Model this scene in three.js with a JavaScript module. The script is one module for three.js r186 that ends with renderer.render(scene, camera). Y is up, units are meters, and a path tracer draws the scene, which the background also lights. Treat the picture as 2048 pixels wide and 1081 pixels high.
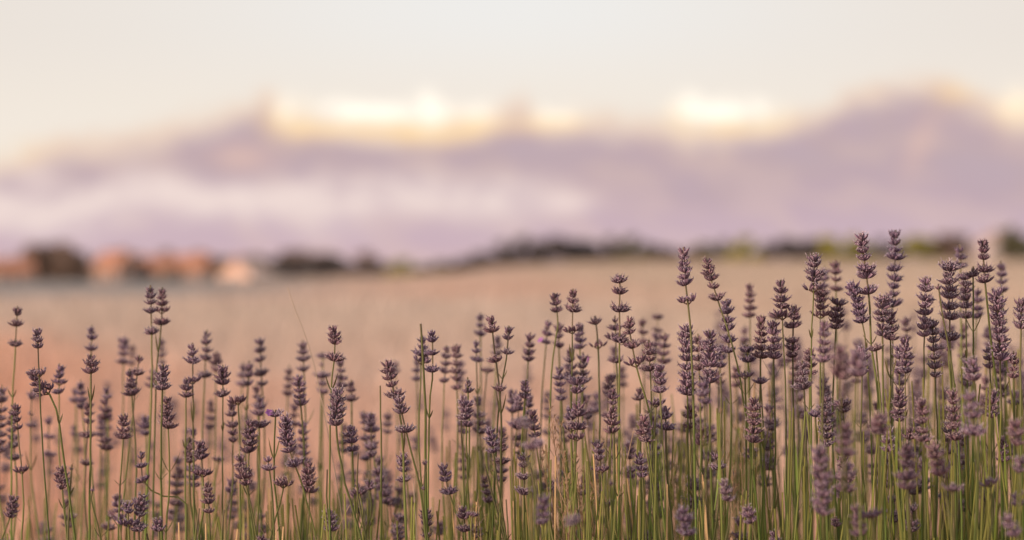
import * as THREE from 'three';
import { mergeGeometries } from 'three/addons/utils/BufferGeometryUtils.js';

// ---------------------------------------------------------------- seeded noise
function rng(seed) { let s = seed >>> 0; return () => { s = (s + 0x6D2B79F5) >>> 0; let t = s; t = Math.imul(t ^ (t >>> 15), t | 1); t ^= t + Math.imul(t ^ (t >>> 7), t | 61); return ((t ^ (t >>> 14)) >>> 0) / 4294967296; }; }
const lerp = (a, b, t) => a + (b - a) * t, clamp = (v, a = 0, b = 1) => Math.min(b, Math.max(a, v));
const smooth = (a, b, v) => { const t = clamp((v - a) / (b - a)); return t * t * (3 - 2 * t); };
function hash(x, y, s = 0) { let h = Math.imul(x | 0, 374761393) + Math.imul(y | 0, 668265263) + Math.imul(s | 0, 1274126177); h = Math.imul(h ^ (h >>> 13), 1274126177); return ((h ^ (h >>> 16)) >>> 0) / 4294967296; }
function noise(x, y, s = 0) { const i = Math.floor(x), j = Math.floor(y), u = smooth(0, 1, x - i), v = smooth(0, 1, y - j); return lerp(lerp(hash(i, j, s), hash(i + 1, j, s), u), lerp(hash(i, j + 1, s), hash(i + 1, j + 1, s), u), v); }
function fbm(x, y, s = 0, n = 4) { let a = 0.5, r = 0, t = 0; for (let k = 0; k < n; k++) { r += a * noise(x, y, s + k * 17); t += a; a *= 0.5; x *= 2.03; y *= 2.03; } return r / t; }
const curve1 = (pts) => (x) => { if (x <= pts[0][0]) return pts[0][1]; for (let k = 1; k < pts.length; k++) if (x <= pts[k][0]) return lerp(pts[k - 1][1], pts[k][1], smooth(pts[k - 1][0], pts[k][0], x)); return pts[pts.length - 1][1]; };
const lin = (c) => { c /= 255; return c <= 0.04045 ? c / 12.92 : ((c + 0.055) / 1.055) ** 2.4; };
const rgb = (r, g, b) => [lin(r), lin(g), lin(b)];
const mix3 = (a, b, t) => [lerp(a[0], b[0], t), lerp(a[1], b[1], t), lerp(a[2], b[2], t)];

// ---------------------------------------------------------------- camera
const scene = new THREE.Scene();
const K = 2.467e-4, EYE = 0.58, FOCUS = 1.5;             // K: metres per photo pixel at one metre
const camera = new THREE.PerspectiveCamera(2 * Math.atan(540.5 * K) * 180 / Math.PI, 2048 / 1081, 0.05, 6000);
camera.position.set(0, EYE, 0);
camera.lookAt(0, EYE, -10);
camera.focus = FOCUS;
camera.userData.fStop = 4.1;
scene.add(camera);
const at = (px, py, d) => new THREE.Vector3((px - 1024) * K * d, EYE - (py - 540.5) * K * d, -d);

// ---------------------------------------------------------------- sky: evening air with a long mauve cloud bank, the same all the way round
const SUN_AZ = -118, SUN_EL = 13;                         // degrees; azimuth from straight ahead, right is positive
function skyTexture() {
  const W = 4096, Hh = 2048, data = new Float32Array(W * Hh * 4);
  const D = 0.01413;                                       // degrees per photo pixel
  const cream = rgb(243, 233, 221), pale = rgb(239, 237, 234), vignette = rgb(228, 217, 208), high = [0.47, 0.49, 0.55];
  const mauve = rgb(190, 166, 174), mauveLow = rgb(203, 176, 188), rose = rgb(240, 219, 213), gold = [1.02, 0.72, 0.4], white = [1.4, 1.28, 1.08], peach = rgb(238, 208, 186);
  const topIn = curve1([[-20, 3.0], [-14.5, 2.75], [-12.6, 3.3], [-10.2, 3.6], [-8.8, 4.0], [-7.6, 4.35], [-6.85, 4.65], [-6.35, 4.1], [-5, 3.85], [-2.5, 3.75], [-1.2, 3.95], [0.3, 4.62], [0.9, 4.0], [2, 4.05], [4.2, 4.0], [5.2, 3.75], [7, 3.85], [8.2, 4.15], [9.7, 4.75], [12.0, 5.05], [13.2, 4.5], [14.2, 4.0], [20, 4.2]]);
  const blobs = [[-4.3, 4.45, 1.0, 0.27, 0.85], [-2.3, 4.5, 0.33, 0.42, 0.95], [-3.1, 4.4, 1.4, 0.2, 0.35], [-6.3, 4.45, 0.4, 0.35, 0.5], [-0.9, 4.45, 0.6, 0.3, 0.35], [1.2, 4.35, 0.6, 0.24, 0.55], [5.9, 4.45, 0.85, 0.28, 1.05], [5.0, 4.6, 0.4, 0.34, 0.6], [7.2, 4.4, 0.5, 0.3, 0.45], [13.9, 4.5, 0.4, 0.42, 0.45]];
  const golds = [[-6.3, 4.15, 0.7, 0.45, 0.8], [-4.6, 3.95, 1.4, 0.2, 0.9], [-2.4, 3.85, 1.5, 0.3, 0.95], [-0.8, 4.1, 0.9, 0.3, 0.5], [1.2, 4.15, 0.8, 0.24, 0.9], [4.7, 4.2, 0.35, 0.4, 0.6], [6.3, 4.0, 1.1, 0.2, 0.95], [7.5, 4.2, 0.5, 0.3, 0.5], [12.3, 4.85, 0.6, 0.35, 0.5], [13.95, 4.4, 0.5, 0.42, 0.85], [-13.4, 3.2, 0.9, 0.4, 0.25]];
  const wrap = (a) => ((a + 540) % 360) - 180;
  for (let j = 0; j < Hh; j++) {
    const el = ((j + 0.5) / Hh - 0.5) * 180;
    for (let i = 0; i < W; i++) {
      // equirect u: direction (x, z) = (cos, sin) of (u - 0.5) * 2 pi; straight ahead is -z
      const phi = ((i + 0.5) / W - 0.5) * 360, az = wrap(phi + 90);
      let c;
      if (el <= -0.3) c = [0.36, 0.26, 0.2];
      else {
        const cx = Math.cos(phi * Math.PI / 180), cz = Math.sin(phi * Math.PI / 180);
        const n1 = fbm(cx * 9 + 40, cz * 9 + 40, 3, 5), n2 = fbm(cx * 60 + el * 0.8 + 90, cz * 60 + el * 2.2 + 90, 11, 4), n3 = fbm(cx * 22 + 70, cz * 22 + el * 0.9 + 70, 29, 4);
        const n4 = fbm(cx * 190 + el * 1.1 + 20, cz * 190 + el * 6 + 20, 63, 3);
        // clear air above
        const centre = Math.exp(-(((az % 47) / 11) ** 2));
        c = mix3(cream, mix3(cream, pale, 0.35 + 0.65 * centre), smooth(4.2, 7.5, el));
        c = mix3(c, vignette, 0.55 * (1 - centre) * smooth(3.5, 7, el));  // darkens the air off centre: lens vignetting put into the sky colour
        c = mix3(c, high, smooth(9, 50, el));
        const veil = fbm(cx * 5 + el * 0.05 + 10, cz * 5 + el * 0.11 + 10, 51, 4);
        c = mix3(c, [0.8, 0.75, 0.72], 0.35 * smooth(0.45, 0.7, veil) * smooth(9, 20, el));
        // the bank's own top line: as photographed ahead, as the noise has it elsewhere
        const inside = 1 - smooth(14.5, 19, Math.abs(az));
        const edge = lerp(2.6 + 3.6 * n1, topIn(az), inside) + (n2 - 0.5) * 0.55 + (n4 - 0.5) * 0.35;
        // lit cloud heads just behind the edge
        let lit = 0, rim = 0;
        if (inside > 0) for (const [a, e, w, h, s] of blobs) lit += s * inside * Math.exp(-(((az - a) / w) ** 2) - (((el - e) / h) ** 2)) * (0.1 + 1.6 * smooth(0.3, 0.68, 0.5 * n2 + 0.5 * n4));
        if (inside < 1) lit += (1 - inside) * 1.1 * smooth(0.5, 0.68, n3) * Math.exp(-(((el - edge - 0.3) / 0.4) ** 2));
        if (inside > 0) for (const [a, e, w, h, s] of golds) rim += s * inside * Math.exp(-(((az - a) / w) ** 2) - (((el - e) / h) ** 2)) * (0.4 + 1.2 * smooth(0.2, 0.75, 0.5 * n2 + 0.5 * n4));
        else rim = 0.8 * smooth(0.5, 0.68, n3) * Math.exp(-(((el - edge - 0.05) / 0.25) ** 2));
        
        // warm rim, then the mauve body
        const depth = edge - el;
        c = mix3(c, peach, 0.75 * Math.exp(-((depth / 0.35) ** 2)));
        const body = smooth(-0.2, 0.5, depth);
        let b = mix3(mauve, mauveLow, smooth(3.2, 0.6, el));
        b = mix3(b, peach, 0.38 * smooth(0.42, 0.62, n3) * smooth(1.6, 0.1, depth));
        b = mix3(b, peach, 0.2 * smooth(0.42, 0.66, n2));
        b = mix3(b, [0.43, 0.32, 0.38], 0.5 * smooth(0.5, 0.7, 1 - n3) * smooth(0.2, 0.8, depth) * smooth(1.2, 2.6, el));
        if (inside > 0) b = mix3(b, rgb(226, 190, 178), inside * 0.75 * clamp(Math.exp(-(((az + 7.6) / 0.9) ** 2) - (((el - 3.15) / 0.4) ** 2)) + 0.8 * Math.exp(-(((az - 11.6 + (el - 4) * -0.4) / 0.35) ** 2) - (((el - 3.5) / 0.8) ** 2))));
        const band = Math.exp(-(((el - 2.0 - (n1 - 0.5) * 0.8 - (n3 - 0.5) * 0.9) / 0.62) ** 2)) * smooth(0.38, 0.6, lerp(n3 + 0.05, 0.64 - 0.3 * smooth(-2.5, 4, az), inside));
        b = mix3(b, rose, clamp(1.15 * band * (0.5 + 1.7 * (0.6 * n2 + 0.4 * n4 - 0.3))));
        if (inside > 0) b = mix3(b, rgb(243, 220, 214), clamp(inside * (0.95 * Math.exp(-(((az - 1.5) / 0.8) ** 2) - (((el - 1.9) / 0.3) ** 2)) + 0.6 * Math.exp(-(((az + 13.2) / 0.7) ** 2) - (((el - 2.55) / 0.5) ** 2)))));
        b = mix3(b, rgb(217, 184, 182), 0.55 * smooth(0.9, 0.1, el));
        c = mix3(c, b, body * 0.97);
        c = mix3(c, gold, clamp(rim) * 0.85);
        c = mix3(c, white, (1 - Math.exp(-1.1 * lit)) * 0.95 * (1 - 0.55 * body));
      }
      // brighter air round the low sun, out of frame to the left and behind
      const da = wrap(az - SUN_AZ) / 38, de = (el - SUN_EL) / 26, g = Math.exp(-(da * da + de * de));
      if (el > -0.3) c = [c[0] + 0.55 * g, c[1] + 0.36 * g, c[2] + 0.18 * g];
      const o = (j * W + i) * 4;
      data[o] = c[0]; data[o + 1] = c[1]; data[o + 2] = c[2]; data[o + 3] = 1;
    }
  }
  const t = new THREE.DataTexture(data, W, Hh, THREE.RGBAFormat, THREE.FloatType);
  t.mapping = THREE.EquirectangularReflectionMapping; t.magFilter = THREE.LinearFilter; t.minFilter = THREE.LinearFilter; t.needsUpdate = true;
  return t;
}
scene.background = skyTexture();
scene.environment = scene.background;

// ---------------------------------------------------------------- low warm sun
const sun = new THREE.DirectionalLight(new THREE.Color(1.0, 0.75, 0.57), 3.5);
{
  const a = SUN_AZ * Math.PI / 180, e = SUN_EL * Math.PI / 180;
  sun.position.set(Math.sin(a) * Math.cos(e) * 60, Math.sin(e) * 60, -Math.cos(a) * Math.cos(e) * 60);
  sun.castShadow = true; sun.shadow.radius = 8; sun.shadow.mapSize.set(2048, 2048);
  Object.assign(sun.shadow.camera, { left: -30, right: 30, top: 30, bottom: -30, near: 1, far: 200 });
}
scene.add(sun, sun.target);

const renderer = new THREE.WebGLRenderer({ antialias: true });
renderer.setSize(1024, 540);
renderer.shadowMap.enabled = true;
renderer.toneMapping = THREE.LinearToneMapping;
renderer.toneMappingExposure = 1.0;

// ---------------------------------------------------------------- helpers
const counts = {};
function numbered(name) { const n = counts[name] = (counts[name] ?? -1) + 1; return n ? `${name}_${String(n).padStart(3, '0')}` : name; }
function tag(o, label, category, group, kind) { o.userData = { label, category }; if (group) o.userData.group = group; if (kind) o.userData.kind = kind; return o; }
function shade(o) { o.castShadow = true; o.receiveShadow = true; return o; }
function part(name, geo, material, parent) { const m = shade(new THREE.Mesh(geo, material)); m.name = name; parent.add(m); return m; }
function thing(name, label, category, group) { const g = new THREE.Group(); g.name = numbered(name); scene.add(g); return tag(g, label, category, group); }
function structure(name, geo, material) { const m = shade(new THREE.Mesh(geo, material)); m.name = name; m.userData = { kind: 'structure' }; scene.add(m); return m; }
class Build {                                              // positions, colours, indices
  constructor() { this.p = []; this.c = []; this.i = []; }
  v(x, y, z, c) { this.p.push(x, y, z); this.c.push(c[0], c[1], c[2]); return this.p.length / 3 - 1; }
  tri(a, b, c) { this.i.push(a, b, c); }
  quad(a, b, c, d) { this.i.push(a, b, c, a, c, d); }
  // a tapered tube: pts Vector3[], radius and colour as functions of 0..1
  tube(pts, radius, color, sides = 5, cap = true, lobe = null) {
    let n = new THREE.Vector3(0, 0, 1), prev = null; const t = new THREE.Vector3(), b = new THREE.Vector3();
    for (let k = 0; k < pts.length; k++) {
      t.subVectors(pts[Math.min(k + 1, pts.length - 1)], pts[Math.max(k - 1, 0)]).normalize();
      if (k === 0) { n.set(0.3, 0.1, 1); if (Math.abs(n.dot(t)) > 0.9) n.set(1, 0.2, 0); }
      n.addScaledVector(t, -n.dot(t)).normalize(); b.crossVectors(t, n);
      const f = k / (pts.length - 1), r = radius(f), row = [];
      for (let s = 0; s < sides; s++) {
        const a = s / sides * Math.PI * 2, q = lobe ? lobe(s, f) : 1, x = Math.cos(a) * r * q, y = Math.sin(a) * r * q;
        row.push(this.v(pts[k].x + n.x * x + b.x * y, pts[k].y + n.y * x + b.y * y, pts[k].z + n.z * x + b.z * y, color(f, s)));
      }
      if (prev) for (let s = 0; s < sides; s++) { const s2 = (s + 1) % sides; this.quad(prev[s], prev[s2], row[s2], row[s]); }
      prev = row;
    }
    if (cap) { const e = pts[pts.length - 1], m = this.v(e.x, e.y, e.z, color(1, 0)); for (let s = 0; s < sides; s++) this.tri(prev[s], prev[(s + 1) % sides], m); }
  }
  // a narrow leaf, folded along its middle: from o along d, width w, bending by bend along side n
  leaf(o, d, side, up, len, w, bend, color, n = 4) {
    let prev = null;
    for (let k = 0; k <= n; k++) {
      const f = k / n, ww = w * Math.sin(Math.PI * Math.min(0.97, 0.12 + 0.88 * f)) ** 0.7, q = bend * f * f * len;
      const c = o.clone().addScaledVector(d, len * f).addScaledVector(up, -q), cc = color(f);
      const row = [c.clone().addScaledVector(side, -ww / 2).addScaledVector(up, ww * 0.12), c, c.clone().addScaledVector(side, ww / 2).addScaledVector(up, ww * 0.12)].map((p) => this.v(p.x, p.y, p.z, cc));
      if (prev) { this.quad(prev[0], prev[1], row[1], row[0]); this.quad(prev[1], prev[2], row[2], row[1]); }
      prev = row;
    }
  }
  geo() {
    const g = new THREE.BufferGeometry();
    g.setAttribute('position', new THREE.Float32BufferAttribute(this.p, 3)); g.setAttribute('color', new THREE.Float32BufferAttribute(this.c, 3));
    g.setIndex(this.i); g.computeVertexNormals(); return g;
  }
}

// ---------------------------------------------------------------- materials
const M = {
  calyx: new THREE.MeshPhysicalMaterial({ vertexColors: true, roughness: 0.85, specularIntensity: 0.35, sheen: 0.55, sheenRoughness: 0.45, sheenColor: new THREE.Color(0.76, 0.7, 0.82), side: THREE.DoubleSide }),
  stem: new THREE.MeshStandardMaterial({ vertexColors: true, roughness: 0.75 }),
  leaf: new THREE.MeshPhysicalMaterial({ vertexColors: true, roughness: 0.8, transmission: 0.3, thickness: 0, side: THREE.DoubleSide }),
  petal: new THREE.MeshPhysicalMaterial({ color: new THREE.Color(0.45, 0.17, 0.5), roughness: 0.8, transmission: 0.3, thickness: 0, side: THREE.DoubleSide }),
  dry: new THREE.MeshPhysicalMaterial({ vertexColors: true, roughness: 0.9, transmission: 0.25, thickness: 0, side: THREE.DoubleSide }),
  straw: new THREE.MeshPhysicalMaterial({ vertexColors: true, roughness: 0.95, transmission: 0.25, thickness: 0, side: THREE.DoubleSide }),
};

const CALYX = [[1, 1, 1], [1.05, 0.95, 0.9], [0.88, 0.87, 1.0], [0.85, 0.78, 0.8], [1.1, 1.06, 1.12]].map((c) => { const m = M.calyx.clone(); m.color.setRGB(...c); return m; });

// ---------------------------------------------------------------- ground
const profile = curve1([[-900, -12], [-300, -6], [-62, -1.8], [-38, -2.1], [-29, -1.6], [-24, -0.75], [-14, -0.45], [-6, 0.2], [0, 0.95], [8, 1.4], [17, 1.55], [60, 1.5], [300, 3], [900, 6]]);
const CREST = 220;
function terrain(x, z) {                                   // z is negative ahead
  const d = -z, t = smooth(6, CREST, Math.abs(d)) * 0.55 + 0.45 * clamp(Math.abs(d) / CREST) ** 2;
  let h = profile(x) * Math.min(1, t);
  if (d > CREST) h -= 5.5 * smooth(CREST, CREST + 260, d) * smooth(-34, -4, x) ;
  if (d > CREST) h -= 1.6 * smooth(CREST + 40, CREST + 220, d) * (1 - smooth(-34, -4, x));
  const r = Math.hypot(x, d);
  h += (fbm(x * 0.05 + 9, z * 0.05 + 9, 77, 3) - 0.5) * 0.35 * smooth(12, 60, r) * (1 - smooth(120, 200, d));
  h += (fbm(x * 0.9 + 31, z * 0.9 + 7, 5, 3) - 0.5) * 0.06 * smooth(2.5, 6, r);
  return h;
}
{
  const xs = [], zs = [], NX = 150, NZ = 170;
  for (let i = 0; i <= NX; i++) { const t = i / NX * 2 - 1; xs.push(Math.sinh(t * 8.2) / Math.sinh(8.2) * 2600); }
  for (let j = 0; j <= NZ; j++) { const t = j / NZ * 1.55 - 0.55; zs.push(-Math.sinh(t * 8.6) / Math.sinh(8.6) * 3600); }
  const p = [], c = [], uv = [], idx = [];
  const straw = [0.62, 0.45, 0.345], peach = [0.68, 0.41, 0.29], pale = [0.62, 0.5, 0.41], greyGreen = [0.42, 0.41, 0.37], soil = [0.42, 0.25, 0.17];
  for (const z of zs) for (const x of xs) {
    p.push(x, terrain(x, z), z); uv.push(x, z);
    const d = -z;
    let k = mix3(straw, peach, smooth(0.35, 0.65, fbm(x * 0.12 + 3, z * 0.06 + 5, 21, 4)));
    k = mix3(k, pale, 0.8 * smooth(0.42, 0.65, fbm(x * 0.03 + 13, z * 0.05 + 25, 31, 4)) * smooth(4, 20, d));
    k = mix3(k, soil, 0.35 * smooth(0.55, 0.75, fbm(x * 0.8 + 1, z * 0.5 + 2, 41, 3)));
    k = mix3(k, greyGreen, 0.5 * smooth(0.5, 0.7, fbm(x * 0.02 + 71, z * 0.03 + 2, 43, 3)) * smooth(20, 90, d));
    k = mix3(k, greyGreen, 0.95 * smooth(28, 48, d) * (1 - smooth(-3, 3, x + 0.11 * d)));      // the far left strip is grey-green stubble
    k = mix3(k, [0.1, 0.085, 0.06], 0.95 * smooth(CREST, CREST + 14, d));
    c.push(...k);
  }
  for (let j = 0; j < NZ; j++) for (let i = 0; i < NX; i++) { const a = j * (NX + 1) + i, b = a + NX + 1; idx.push(a, a + 1, b + 1, a, b + 1, b); }
  const g = new THREE.BufferGeometry();
  g.setAttribute('position', new THREE.Float32BufferAttribute(p, 3)); g.setAttribute('color', new THREE.Float32BufferAttribute(c, 3)); g.setAttribute('uv', new THREE.Float32BufferAttribute(uv, 2));
  g.setIndex(idx); g.computeVertexNormals();
  const N = 512, tex = new Uint8Array(N * N * 4), bump = new Uint8Array(N * N * 4), R = rng(5), h = new Float32Array(N * N).fill(0.4);
  for (let k = 0; k < 9000; k++) {                          // straw lying every way
    const a = R() * Math.PI, L = 8 + R() * 34, v = 0.25 + R() * 0.75; let x = R() * N, y = R() * N;
    for (let s = 0; s < L; s++) { h[((y | 0) & 511) * N + ((x | 0) & 511)] = v; x = (x + Math.cos(a) + N) % N; y = (y + Math.sin(a) + N) % N; }
  }
  for (let k = 0; k < N * N; k++) { const v = 150 + 105 * h[k]; tex.set([v, v * 0.985, v * 0.96, 255], k * 4); const b = 255 * h[k]; bump.set([b, b, b, 255], k * 4); }
  const mk = (d, srgb) => { const t = new THREE.DataTexture(d, N, N); t.wrapS = t.wrapT = THREE.RepeatWrapping; t.magFilter = THREE.LinearFilter; t.minFilter = THREE.LinearMipmapLinearFilter; t.generateMipmaps = true; if (srgb) t.colorSpace = THREE.SRGBColorSpace; t.repeat.set(1 / 1.3, 1 / 1.3); t.needsUpdate = true; return t; };
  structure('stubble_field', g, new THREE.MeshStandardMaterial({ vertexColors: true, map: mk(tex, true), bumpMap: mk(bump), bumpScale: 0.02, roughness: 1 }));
}
{ // short straw stubble standing in the field, in single tufts near by and broader clumps farther off
  const s0 = [0.54, 0.39, 0.3], s1 = [0.81, 0.62, 0.525], m = new THREE.Matrix4(), q = new THREE.Quaternion(), e = new THREE.Euler(), col = new THREE.Color();
  const tuft = (seed, n, spread, tall, wide) => {
    const b = new Build(), R = rng(seed);
    for (let k = 0; k < n; k++) {
      const a = R() * 6.28, o = new THREE.Vector3((R() - 0.5) * spread, 0, (R() - 0.5) * spread), d = new THREE.Vector3(Math.cos(a) * (0.1 + R() * 0.45), 1, Math.sin(a) * (0.1 + R() * 0.45)).normalize();
      b.leaf(o, d, new THREE.Vector3(-Math.sin(a), 0, Math.cos(a)), new THREE.Vector3(-Math.cos(a), 0.2, -Math.sin(a)), tall * (0.6 + R() * 0.8), wide, 0.15 + R() * 0.3, (f) => mix3(s0, s1, f), 2);
    }
    return b.geo();
  };
  const sow = (geo, spots, seed, label, name) => {
    const im = shade(new THREE.InstancedMesh(geo, M.straw, spots.length)), R = rng(seed);
    spots.forEach(([x, z], k) => {
      const s = 0.6 + R() * 0.7, d = -z; e.set((R() - 0.5) * 0.4, R() * 6.28, (R() - 0.5) * 0.4);
      m.compose(new THREE.Vector3(x, terrain(x, z) - 0.01, z), q.setFromEuler(e), new THREE.Vector3(s, s, s)); im.setMatrixAt(k, m);
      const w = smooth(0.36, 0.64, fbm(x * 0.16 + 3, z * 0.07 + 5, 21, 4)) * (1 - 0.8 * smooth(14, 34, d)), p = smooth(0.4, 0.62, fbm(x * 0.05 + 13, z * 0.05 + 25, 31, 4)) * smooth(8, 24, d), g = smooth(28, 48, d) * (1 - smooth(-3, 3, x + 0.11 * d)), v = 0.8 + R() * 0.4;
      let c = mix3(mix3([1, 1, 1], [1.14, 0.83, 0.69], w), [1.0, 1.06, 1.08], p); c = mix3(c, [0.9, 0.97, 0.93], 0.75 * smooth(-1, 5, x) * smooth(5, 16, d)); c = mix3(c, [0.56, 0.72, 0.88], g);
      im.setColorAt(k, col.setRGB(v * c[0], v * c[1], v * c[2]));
    });
    im.name = name; tag(im, label, 'stubble', null, 'stuff'); scene.add(im);
  };
  const R = rng(23), near = [], far = [];
  for (let k = 0; k < 30000; k++) { const d = 3.2 * (40 / 3.2) ** (R() ** 0.85); near.push([(R() * 2 - 1) * (0.36 * d + 1.6), -d]); }
  for (let k = 0; k < 34000; k++) { const d = 26 * (236 / 26) ** (R() ** 0.8); far.push([(R() * 2 - 1) * (0.36 * d + 4), -d]); }
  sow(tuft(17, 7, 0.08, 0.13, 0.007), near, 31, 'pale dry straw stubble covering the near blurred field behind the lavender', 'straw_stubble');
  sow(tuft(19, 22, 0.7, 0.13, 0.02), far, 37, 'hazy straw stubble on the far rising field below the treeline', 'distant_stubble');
}
{ // low hills beyond
  const p = [], idx = [], c = [], N = 160, rows = 6;
  for (let j = 0; j <= rows; j++) for (let i = 0; i <= N; i++) {
    const x = -1500 + 3000 * i / N, f = j / rows, h = (5 + 7 * smooth(100, -300, x) + 5 * fbm(i * 0.13, 4, 8, 4)) * Math.sin(f * Math.PI * 0.5);
    p.push(x, -9 + h * 1.15, -1150 - f * 420); c.push(...mix3([0.16, 0.13, 0.08], [0.2, 0.15, 0.1], fbm(i * 0.4, j, 9, 3)));
  }
  for (let j = 0; j < rows; j++) for (let i = 0; i < N; i++) { const a = j * (N + 1) + i, b = a + N + 1; idx.push(a, a + 1, b + 1, a, b + 1, b); }
  const g = new THREE.BufferGeometry(); g.setAttribute('position', new THREE.Float32BufferAttribute(p, 3)); g.setAttribute('color', new THREE.Float32BufferAttribute(c, 3)); g.setIndex(idx); g.computeVertexNormals();
  structure('hills', g, new THREE.MeshStandardMaterial({ vertexColors: true, roughness: 1 }));
}

// ---------------------------------------------------------------- trees far behind the field
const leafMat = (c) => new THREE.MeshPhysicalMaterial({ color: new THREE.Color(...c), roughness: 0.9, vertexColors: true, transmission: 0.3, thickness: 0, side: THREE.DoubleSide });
const FOL = { dark: leafMat([0.16, 0.13, 0.135]), green: leafMat([0.14, 0.125, 0.06]), gold: leafMat([0.42, 0.37, 0.05]), brown: leafMat([0.3, 0.2, 0.16]) };  // dark, and the left clump's brown, lightened in colour to imitate haze
const BARK = new THREE.MeshStandardMaterial({ color: new THREE.Color(0.12, 0.09, 0.07), roughness: 1 });
function crownGeo(seed) {                                  // unit crown: 1 high, 1 wide, clumps of leaf-sized faces
  const R = rng(seed), b = new Build(), cl = [];
  for (let k = 0; k < 16; k++) { const a = R() * 6.28, y = R(), r = 0.36 * Math.sqrt(R()) * (1.15 - 0.75 * Math.abs(y - 0.42)); cl.push([Math.cos(a) * r, 0.12 + 0.76 * y, Math.sin(a) * r, 0.11 + R() * 0.1, 0.7 + R() * 0.6]); }
  for (const [x, y, z, r, v] of cl) for (let k = 0; k < 74; k++) {
    const a = R() * 6.28, w = R() * 2 - 1, q = Math.sqrt(1 - w * w), rr = r * (0.55 + 0.5 * R()), n = new THREE.Vector3(Math.cos(a) * q, w, Math.sin(a) * q), o = new THREE.Vector3(x, y, z).addScaledVector(n, rr);
    const s = 0.04 + R() * 0.035, t = new THREE.Vector3(R() - 0.5, R() - 0.5, R() - 0.5).normalize(), u = new THREE.Vector3().crossVectors(t, n).normalize(), col = [v, v, v * 0.95];
    const i0 = b.v(o.x + t.x * s, o.y + t.y * s, o.z + t.z * s, col), i1 = b.v(o.x + u.x * s * 0.7, o.y + u.y * s * 0.7, o.z + u.z * s * 0.7, col), i2 = b.v(o.x - t.x * s, o.y - t.y * s, o.z - t.z * s, col), i3 = b.v(o.x - u.x * s * 0.7, o.y - u.y * s * 0.7, o.z - u.z * s * 0.7, col);
    b.quad(i0, i1, i2, i3);
  }
  return b.geo();
}
function trunkGeo(seed) {
  const R = rng(seed), b = new Build(), w = () => [1, 1, 1];
  b.tube([0, 0.2, 0.45, 0.75].map((y) => new THREE.Vector3((R() - 0.5) * 0.05 * y, y, (R() - 0.5) * 0.05 * y)), (f) => lerp(0.045, 0.012, f), w, 7);
  for (let k = 0; k < 6; k++) { const a = k * 1.05 + R(), y = 0.22 + R() * 0.3, l = 0.22 + R() * 0.14; b.tube([0, 0.5, 1].map((t) => new THREE.Vector3(Math.cos(a) * l * t, y + l * t * (0.6 + 0.4 * t), Math.sin(a) * l * t)), (f) => lerp(0.018, 0.005, f), w, 5); }
  return b.geo();
}
const CROWNS = [1, 2, 3, 4, 5, 6].map((s) => crownGeo(s * 101)), TRUNKS = [1, 2, 3].map((s) => trunkGeo(s * 77));
let treeN = 0;
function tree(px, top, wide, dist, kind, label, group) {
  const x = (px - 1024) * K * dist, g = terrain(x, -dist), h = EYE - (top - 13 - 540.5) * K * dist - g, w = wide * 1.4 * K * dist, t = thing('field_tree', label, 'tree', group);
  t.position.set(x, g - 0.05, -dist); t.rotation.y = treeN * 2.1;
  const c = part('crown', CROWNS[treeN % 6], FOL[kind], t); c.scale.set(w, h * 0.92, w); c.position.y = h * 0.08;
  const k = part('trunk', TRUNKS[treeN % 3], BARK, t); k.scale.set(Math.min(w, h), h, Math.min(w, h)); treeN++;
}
const WOOD = 'dark trees of the wood on the field crest', HEDGE = 'trees of the low dark hedge', VTREE = 'trees around the village';
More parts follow.
